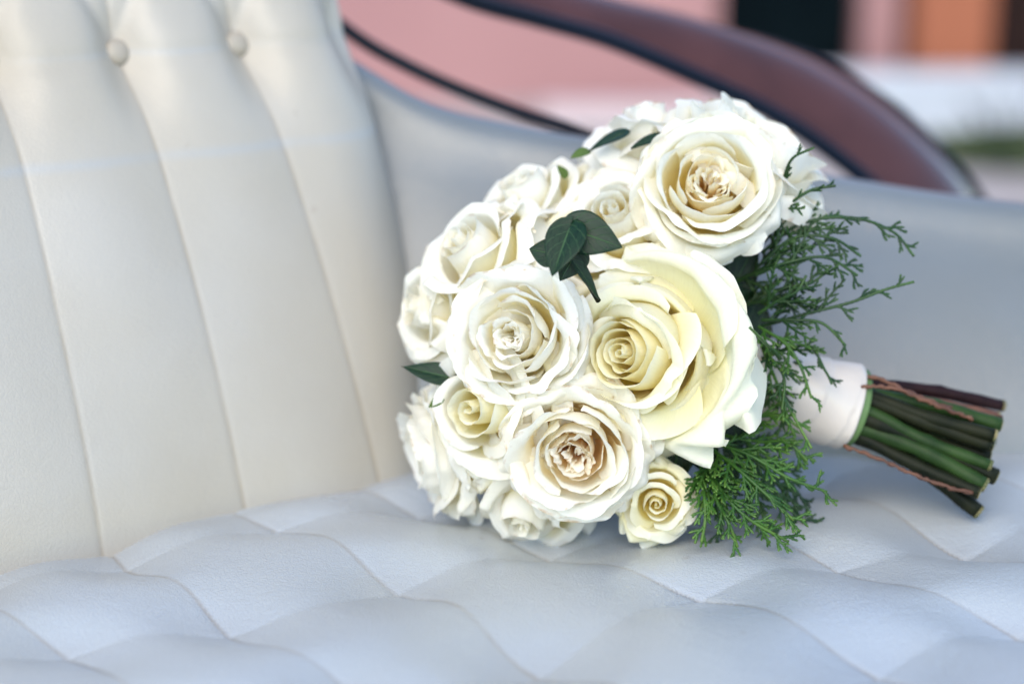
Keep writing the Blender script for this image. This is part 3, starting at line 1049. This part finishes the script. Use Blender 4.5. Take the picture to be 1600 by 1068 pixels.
# ---- glossy leaves
def leaf_mesh(L, W, fold_=0.25, curl=0.2, notch=0.12, seed=0, point=1.0):
    nu, nv = 15, 22
    V, UV = [], []
    for side in (0, 1):
        for j in range(nv):
            v = j / (nv - 1)
            wid = W * (math.sin(math.pi * min(1, v ** 0.62)) ** 0.85) * (1 - 0.25 * v * point)
            for i in range(nu):
                u = -1 + 2 * i / (nu - 1)
                x = u * wid
                y = L * v - notch * L * abs(u) * (1 - v) ** 3 * 1.5
                z = abs(x) * fold_ - curl * L * v * v + 0.03 * L * math.sin(3.1 * v + 2 * u + seed) * abs(u)
                V.append((x, y, z - side * 0.00035))
                UV.append((u, v))
    F = grid_faces(nu, nv) + [f[::-1] for f in grid_faces(nu, nv, nu * nv)]
    n = nu * nv
    for j in range(nv - 1):
        for c in (0, nu - 1):
            a, b = j * nu + c, (j + 1) * nu + c
            F.append((a, b, n + b, n + a))
    return mesh_from('leaf', V, F, UV)


def put_leaf(parent, base, tip, d0, d1, W, face, mat, **kw):
    a, b = at(*base, d0), at(*tip, d1)
    L = (b - a).length
    y = (b - a).normalized()
    f = cdir(*face)
    z = (f - y * f.dot(y)).normalized()
    x = y.cross(z)
    o = link('leaf', leaf_mesh(L, W, **kw), mat, parent)
    m = Matrix((x, y, z)).transposed().to_4x4()
    m.translation = a - bq.location
    o.matrix_local = m
    return o


def sprig_stem(parent, pts, rad, mat):
    q, _ = crom([at(*p) for p in pts], 16)
    tb = Tubes()
    tb.tube([Vector(p) - bq.location for p in q], [rad * (1 - 0.4 * i / 15) for i in range(16)], 8)
    return link('stalk', tb.mesh('stalk'), mat, parent)


iv = empty('leafy_sprig', bq, 'dark glossy leaf sprig among the roses')
sprig_stem(iv, [(935, 470, 0.915), (912, 430, 0.905), (897, 395, 0.898), (890, 356, 0.892)], 0.0014, M['stem_dark'])
put_leaf(iv, (890, 356), (862, 430), 0.886, 0.874, 0.0108, (-0.25, 0.5, 0.85), M['leaf'], fold_=0.12, curl=0.05, notch=0.16)
put_leaf(iv, (893, 358), (973, 386), 0.889, 0.884, 0.0118, (0.15, 0.1, 0.97), M['leaf'], fold_=0.16, curl=0.04, notch=0.16, seed=2)
put_leaf(iv, (868, 398), (826, 388), 0.893, 0.896, 0.0080, (-0.3, 0.2, 0.9), M['leaf'], fold_=0.2, curl=0.1, seed=3)
put_leaf(iv, (902, 390), (876, 440), 0.895, 0.896, 0.0085, (0.2, -0.1, 0.95), M['leaf'], fold_=0.2, curl=0.1, seed=4)
put_leaf(iv, (896, 408), (938, 468), 0.893, 0.902, 0.0042, (0.3, 0.4, 0.9), M['leaf'], fold_=0.5, curl=0.02, seed=5)
l2 = empty('leafy_sprig', bq, 'pointed dark leaf poking out at the left edge')
put_leaf(l2, (705, 590), (627, 571), 0.955, 0.962, 0.0068, (-0.2, 0.5, 0.8), M['leaf'], fold_=0.3, curl=0.02, seed=6)
put_leaf(l2, (690, 622), (668, 636), 0.950, 0.952, 0.0030, (-0.2, 0.3, 0.9), M['leaf_light'], fold_=0.3, curl=0.1, seed=7)
l3 = empty('leafy_sprig', bq, 'small dark leaves between the upper roses')
put_leaf(l3, (975, 208), (918, 232), 0.985, 0.985, 0.0060, (-0.2, 0.7, 0.6), M['leaf'], fold_=0.2, curl=0.1, seed=8)
put_leaf(l3, (1035, 212), (985, 228), 0.975, 0.972, 0.0045, (0, 0.7, 0.6), M['leaf'], fold_=0.2, curl=0.1, seed=9)
put_leaf(l3, (918, 236), (892, 244), 0.990, 0.985, 0.0035, (0, 0.6, 0.7), M['leaf_light'], fold_=0.2, curl=0.1, seed=10)
put_leaf(l3, (884, 275), (872, 258), 0.988, 0.985, 0.0028, (0, 0.5, 0.8), M['leaf_light'], fold_=0.2, curl=0.1, seed=11)


# dark leaves packed between the flower heads
rngl = random.Random(21)
fl_me = leaf_mesh(0.045, 0.014, fold_=0.15, curl=0.12, notch=0.14, seed=3)
for (px, py, dd, ang, fx) in [(1120, 470, 0.985, 20, 0.2), (1150, 440, 0.99, 60, 0.3), (1140, 520, 0.985, -10, 0.2), (1120, 420, 0.99, 110, 0.1), (1165, 480, 0.992, 100, 0.3), (1160, 570, 0.985, -40, 0.3),
                              (1150, 380, 1.0, 70, 0.4), (1090, 690, 0.975, -60, 0.1), (1060, 700, 0.97, -100, 0.0), (880, 600, 0.975, 200, -0.1), (900, 440, 0.985, 150, 0.0), (1140, 640, 0.98, -70, 0.2),
                              (850, 380, 1.0, 130, -0.2), (760, 560, 0.985, 190, -0.3), (1180, 350, 1.005, 30, 0.4)]:
    a_ = R(ang)
    y = cdir(math.cos(a_), math.sin(a_), rngl.uniform(-0.2, 0.3))
    f = cdir(fx, 0.25, 1)
    z = (f - y * f.dot(y)).normalized()
    m = Matrix((y.cross(z), y, z)).transposed().to_4x4()
    m.translation = at(px, py, dd) - y * 0.02 - bq.location
    o = link('leaf', fl_me, M['leaf'], bq)
    o.matrix_local = m


# ---- cedar sprigs: flat branching sprays of scale leaves
def cedar(pts, seed, dens=1.0, reach=1.0, mat=None, normal=(0.1, 0.2, 1.0), rad=0.00102):
    rng = random.Random(seed)
    q, s = crom([at(*p) for p in pts], 60)
    L = s[-1]
    Q = [Vector(p) - bq.location for p in q]
    N = cdir(*normal)
    tb = Tubes()

    def scaly(P0, direction, length, r0, bend, nrm):
        n = max(4, int(length / 0.00085))
        pts_, rr = [], []
        p = P0.copy()
        dv = direction.normalized()
        sideways = nrm.cross(dv).normalized()
        for i in range(n + 1):
            t = i / n
            pts_.append(p.copy())
            rr.append(r0 * (1 - 0.35 * t) * (1.18 if i % 2 else 0.72) * (1.0 if i < n else 0.45))
            dv = (dv + sideways * bend / n + nrm * rng.uniform(-0.03, 0.03)).normalized()
            p = p + dv * (length / n)
        tb.tube(pts_, rr, 5, flat=0.8, up=nrm)
        return pts_

    tb.tube(Q, [rad * (1.1 - 0.3 * i / 59) * (1.1 if i % 2 else 0.85) for i in range(60)], 6)
    pos = rng.uniform(0.004, 0.008)
    sgn = rng.choice((-1, 1))
    while pos < L - 0.001:
        i = min(58, int(pos / L * 59))
        p = Q[i].lerp(Q[i + 1], 0.5)
        t = (Q[i + 1] - Q[i]).normalized()
        nn = (N - t * N.dot(t)).normalized()
        nn = (nn + Vector((rng.gauss(0, 0.28), rng.gauss(0, 0.28), rng.gauss(0, 0.28)))).normalized()
        sd = nn.cross(t).normalized() * sgn
        f = pos / L
        bl = reach * (0.0115 + 0.020 * (1 - f) * math.sin(math.pi * min(1, f * 1.3 + 0.25))) * rng.uniform(0.55, 1.25)
        a = R(rng.uniform(32, 52))
        bd = t * math.cos(a) + sd * math.sin(a) + nn * rng.uniform(-0.25, 0.25)
        br = scaly(p, bd, bl, rad, -sgn * rng.uniform(0.0, 0.5), nn)
        # second order
        k = rng.uniform(0.0025, 0.004)
        s2 = rng.choice((-1, 1))
        while k < bl - 0.001:
            j = min(len(br) - 2, int(k / bl * (len(br) - 1)))
            t2 = (br[j + 1] - br[j]).normalized()
            sd2 = nn.cross(t2).normalized() * s2
            l2_ = (0.0028 + 0.0062 * (1 - k / bl)) * rng.uniform(0.6, 1.3)
            a2 = R(rng.uniform(35, 52))
            b2 = scaly(br[j], t2 * math.cos(a2) + sd2 * math.sin(a2) + nn * rng.uniform(-0.2, 0.2), l2_, rad * 0.92, -s2 * 0.3, nn)
            if l2_ > 0.0062:
                j2 = len(b2) // 2
                scaly(b2[j2], t2 * 1.0 + sd2 * 0.1, l2_ * 0.45, rad * 0.85, 0, nn)
            k += rng.uniform(0.0024, 0.0038)
            s2 = -s2
        pos += rng.uniform(0.0034, 0.0056) / dens
        sgn = -sgn
    o = link('cedar_sprig', tb.mesh('cedar_sprig'), mat or M['cedar'], bq)
    return o


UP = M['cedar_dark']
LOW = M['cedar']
sprigs = [
    # upper sprays behind the top rose
    ([(1200, 330, 0.97), (1222, 285, 0.962), (1238, 248, 0.955), (1272, 231, 0.95)], 0.45, 0.42, UP, (0, 0.2, 1)),
    ([(1200, 352, 0.97), (1235, 318, 0.962), (1268, 297, 0.957), (1306, 290, 0.955)], 0.8, 0.6, UP, (0, 0.6, 0.8)),
    ([(1190, 395, 0.975), (1250, 350, 0.968), (1330, 340, 0.965), (1395, 362, 0.967), (1428, 400, 0.97)], 0.75, 0.95, UP, (0, 0.5, 0.85)),
    ([(1190, 410, 0.97), (1240, 372, 0.965), (1300, 372, 0.962), (1345, 400, 0.965)], 0.9, 1.0, UP, (0, 0.4, 0.9)),
    ([(1180, 430, 0.97), (1230, 410, 0.962), (1290, 402, 0.96), (1340, 430, 0.962)], 0.9, 0.9, UP, (0, 0.4, 0.9)),
    ([(1190, 510, 0.972), (1260, 490, 0.962), (1330, 472, 0.957), (1384, 452, 0.955), (1428, 440, 0.955)], 0.55, 0.85, UP, (0, 0.3, 0.95)),
    ([(1190, 470, 0.97), (1225, 450, 0.965), (1270, 440, 0.962), (1300, 415, 0.96)], 0.9, 0.9, UP, (0, 0.3, 0.95)),
    ([(1185, 490, 0.965), (1215, 470, 0.96), (1245, 455, 0.955), (1260, 430, 0.955)], 0.9, 0.9, UP, (0, 0.3, 0.95)),
    ([(1190, 500, 0.968), (1240, 500, 0.96), (1285, 505, 0.957), (1322, 540, 0.955)], 0.7, 0.85, UP, (0, 0.2, 0.95)),
    ([(1185, 510, 0.965), (1225, 535, 0.955), (1250, 570, 0.95), (1268, 622, 0.948)], 0.7, 0.95, LOW, (0.2, 0.2, 0.95)),
    ([(1220, 560, 0.955), (1205, 545, 0.93), (1190, 530, 0.90), (1172, 512, 0.885)], 0.25, 0.22, LOW, (0.2, 0.2, 0.95)),
    ([(1180, 520, 0.965), (1205, 560, 0.955), (1225, 590, 0.95), (1222, 640, 0.945)], 0.7, 0.8, UP, (0.2, 0.2, 0.95)),
    ([(1190, 540, 0.965), (1215, 600, 0.955), (1235, 640, 0.95), (1268, 700, 0.945)], 0.6, 0.8, LOW, (0.2, 0.2, 0.95)),
    ([(1190, 560, 0.968), (1260, 540, 0.962), (1290, 580, 0.96), (1300, 600, 0.96)], 0.6, 0.7, UP, (0.2, 0.2, 0.95)),
    ([(1150, 440, 0.985), (1190, 420, 0.978), (1220, 395, 0.972), (1240, 360, 0.968)], 0.6, 1.0, UP, (0, 0.3, 0.95)),
    ([(1150, 480, 0.985), (1195, 470, 0.978), (1235, 470, 0.972), (1270, 490, 0.968)], 0.55, 1.0, UP, (0, 0.3, 0.95)),
    ([(1150, 560, 0.98), (1190, 575, 0.972), (1215, 610, 0.966), (1225, 660, 0.962)], 0.9, 1.0, UP, (0, 0.3, 0.95)),
    # lower sprays lying on the seat
    ([(1110, 690, 0.955), (1170, 710, 0.945), (1230, 745, 0.94), (1292, 768, 0.942)], 0.8, 0.75, LOW, (0.1, 0.5, 0.85)),
    ([(1110, 700, 0.955), (1150, 730, 0.94), (1195, 770, 0.932), (1240, 812, 0.932)], 0.95, 0.95, LOW, (0.1, 0.5, 0.85)),
    ([(1100, 720, 0.955), (1130, 770, 0.935), (1170, 810, 0.928), (1232, 846, 0.932)], 0.95, 0.95, LOW, (0.1, 0.6, 0.8)),
    ([(1105, 720, 0.955), (1120, 780, 0.935), (1140, 820, 0.928), (1152, 854, 0.930)], 0.95, 0.9, LOW, (0.1, 0.5, 0.85)),
    ([(1095, 720, 0.955), (1100, 770, 0.938), (1102, 810, 0.932), (1096, 846, 0.932)], 0.95, 0.75, LOW, (0.1, 0.5, 0.85)),
    ([(1130, 680, 0.965), (1190, 690, 0.958), (1230, 690, 0.952), (1262, 720, 0.95)], 0.9, 0.9, LOW, (0.1, 0.4, 0.9)),
    ([(1130, 690, 0.968), (1190, 740, 0.972), (1230, 790, 0.97), (1270, 830, 0.968)], 0.95, 1.1, UP, (0.1, 0.5, 0.85)),
    ([(1130, 690, 0.968), (1200, 720, 0.975), (1240, 760, 0.978), (1265, 800, 0.978)], 0.95, 1.1, UP, (0.1, 0.5, 0.85)),
    ([(1120, 680, 0.96), (1150, 720, 0.955), (1180, 770, 0.952), (1200, 830, 0.952)], 0.95, 1.1, UP, (0.1, 0.5, 0.85)),
    ([(1140, 650, 0.968), (1185, 650, 0.962), (1220, 650, 0.957), (1250, 668, 0.955)], 0.8, 0.8, LOW, (0.1, 0.4, 0.9)),
    ([(1100, 690, 0.965), (1110, 740, 0.958), (1120, 790, 0.955), (1130, 830, 0.952)], 0.95, 1.0, UP, (0.1, 0.5, 0.85)),
]
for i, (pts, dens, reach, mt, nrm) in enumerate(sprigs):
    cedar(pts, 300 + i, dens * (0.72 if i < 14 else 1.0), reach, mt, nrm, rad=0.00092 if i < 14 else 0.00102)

# ---- handle: satin ribbon, tape, stems
H0, H1 = at(1140, 580, 0.985), at(1326, 636, 0.998)
ax = (H1 - H0).normalized()
hu = (CY - ax * CY.dot(ax)).normalized()
hv = ax.cross(hu)
HR = 0.0232


def sleeve(name, t0, t1, r0, r1, mat, wob, thick, seed, rows=24, seg=72, wraps=0):
    V, F, UV = [], [], []
    for side in (0, 1):
        for j in range(rows):
            f = j / (rows - 1)
            c = H0.lerp(H1, t0 + (t1 - t0) * f)
            for k in range(seg):
                th = 2 * math.pi * k / seg
                r = r0 + (r1 - r0) * f - side * thick
                r += wob * mnoise.noise((math.cos(th) * 1.6 + f * 1.2, math.sin(th) * 1.6, seed + f * 2.5))
                # pleats of the wrap run obliquely
                r += wob * 0.35 * math.sin(3 * th + 7 * f)
                # overlapping turns of the wrap
                turn = (f * wraps + th / (2 * math.pi)) % 1.0
                r += 0.0007 * turn if wraps else 0.0
                V.append(c + hu * (math.cos(th) * r) + hv * (math.sin(th) * r) - bq.location)
                UV.append((k / seg, f))
    for side in (0, 1):
        o = side * rows * seg
        for j in range(rows - 1):
            for k in range(seg):
                k2 = (k + 1) % seg
                q = (o + j * seg + k, o + j * seg + k2, o + (j + 1) * seg + k2, o + (j + 1) * seg + k)
                F.append(q if side == 0 else q[::-1])
    o = rows * seg
    for j in (0, rows - 1):
        for k in range(seg):
            k2 = (k + 1) % seg
            F.append((j * seg + k, j * seg + k2, o + j * seg + k2, o + j * seg + k))
    return link(name, mesh_from(name, V, F, UV), mat, bq)


rb = sleeve('ribbon', 0.0, 0.985, 0.0215, HR, M['satin'], 0.0016, 0.0008, 3, rows=60, wraps=4)
rb['label'] = 'ivory satin ribbon wrapped around the stems'
sleeve('floral_tape', 0.6, 1.045, 0.0205, HR - 0.0012, M['tape'], 0.0006, 0.0012, 8)

tips = [  # start (angle, radius) in the handle, end pixel, end depth, radius, material
    (80, 0.8, 1567, 634, 1.015, 0.0034, 'stem_purple'),
    (60, 0.55, 1560, 650, 1.000, 0.0026, 'twig'),
    (45, 0.7, 1563, 664, 0.985, 0.0040, 'stem_green'),
    (20, 0.5, 1540, 676, 1.000, 0.0030, 'stem_purple'),
    (25, 0.85, 1550, 697, 0.978, 0.0038, 'stem_dark'),
    (0, 0.85, 1545, 712, 0.985, 0.0036, 'stem_dark'),
    (-20, 0.5, 1535, 735, 1.005, 0.0036, 'stem_dark'),
    (-12, 0.85, 1556, 745, 0.975, 0.0044, 'stem_dark'),
    (-35, 0.85, 1540, 758, 0.970, 0.0042, 'stem_green'),
    (-60, 0.85, 1530, 800, 0.978, 0.0042, 'stem_dark'),
    (35, 0.9, 1556, 680, 0.975, 0.0034, 'stem_dark'),
    (5, 0.9, 1548, 727, 0.972, 0.0033, 'stem_green'),
    (-50, 0.9, 1530, 770, 0.968, 0.0036, 'stem_dark'),
    (-75, 0.7, 1515, 775, 0.985, 0.0030, 'stem_purple'),
    (100, 0.5, 1545, 650, 1.03, 0.0034, 'stem_dark'),
    (140, 0.6, 1550, 690, 1.035, 0.0036, 'stem_dark'),
    (-120, 0.6, 1530, 720, 1.03, 0.0036, 'stem_dark'),
    (-150, 0.3, 1540, 705, 1.015, 0.0036, 'stem_green'),
]
rngs = random.Random(5)
for (a, rr, px, py, dd, rad, mt) in tips:
    # angle 0 faces the camera, 90 is up
    off = hu * math.sin(R(a)) * rr * (HR - 0.005) + (CZ - ax * CZ.dot(ax)).normalized() * math.cos(R(a)) * rr * (HR - 0.005)
    p0 = H0.lerp(H1, 0.5) + off * 0.9
    p1 = H1 + off
    p3 = at(px, py, dd)
    p2 = p1.lerp(p3, 0.5) + ax.cross(CZ) * rngs.uniform(-0.003, 0.003) + CY * rngs.uniform(-0.001, 0.004)
    q, _ = crom([p0, p1, p2, p3], 26)
    rl = []
    for i in range(26):
        r = rad * (1 + 0.05 * math.sin(i * 1.3 + a))
        if i in (17,) and mt != 'twig':
            r *= 1.16          # leaf node
        rl.append(r)
    tb = Tubes()
    tb.tube([Vector(p) - bq.location for p in q], rl, 12)
    so = link('stem', tb.mesh('stem'), M[mt], bq)
    t = Vector(q[-1] - q[-2]).normalized()
    tb = Tubes()
    e = Vector(q[-1]) - bq.location
    tb.tube([e - t * 0.001, e + t * 0.0006], [rad * 1.03, rad * 0.9], 12)
    link('cut_end', tb.mesh('cut_end'), M['pith'], so)
# rust-coloured cedar twigs along the handle
for pts in ([(1335, 580, 0.985), (1390, 598, 0.982), (1440, 622, 0.980), (1500, 640, 0.985), (1566, 650, 0.99)],
            [(1345, 603, 0.978), (1400, 607, 0.977), (1450, 628, 0.978), (1520, 655, 0.98)],
            [(1318, 696, 0.978), (1370, 715, 0.972), (1430, 742, 0.967), (1480, 760, 0.964), (1520, 770, 0.966)]):
    q, _ = crom([at(*p) for p in pts], 40)
    rngt = random.Random(len(pts) + pts[0][0])
    tb = Tubes()
    tb.tube([Vector(p) - bq.location + Vector((0, 0, rngt.uniform(-0.0006, 0.0006))) for p in q], [0.0011 * (1 + 0.35 * rngt.uniform(-1, 1)) for _ in range(40)], 8)
    link('twig', tb.mesh('twig'), M['twig'], bq)
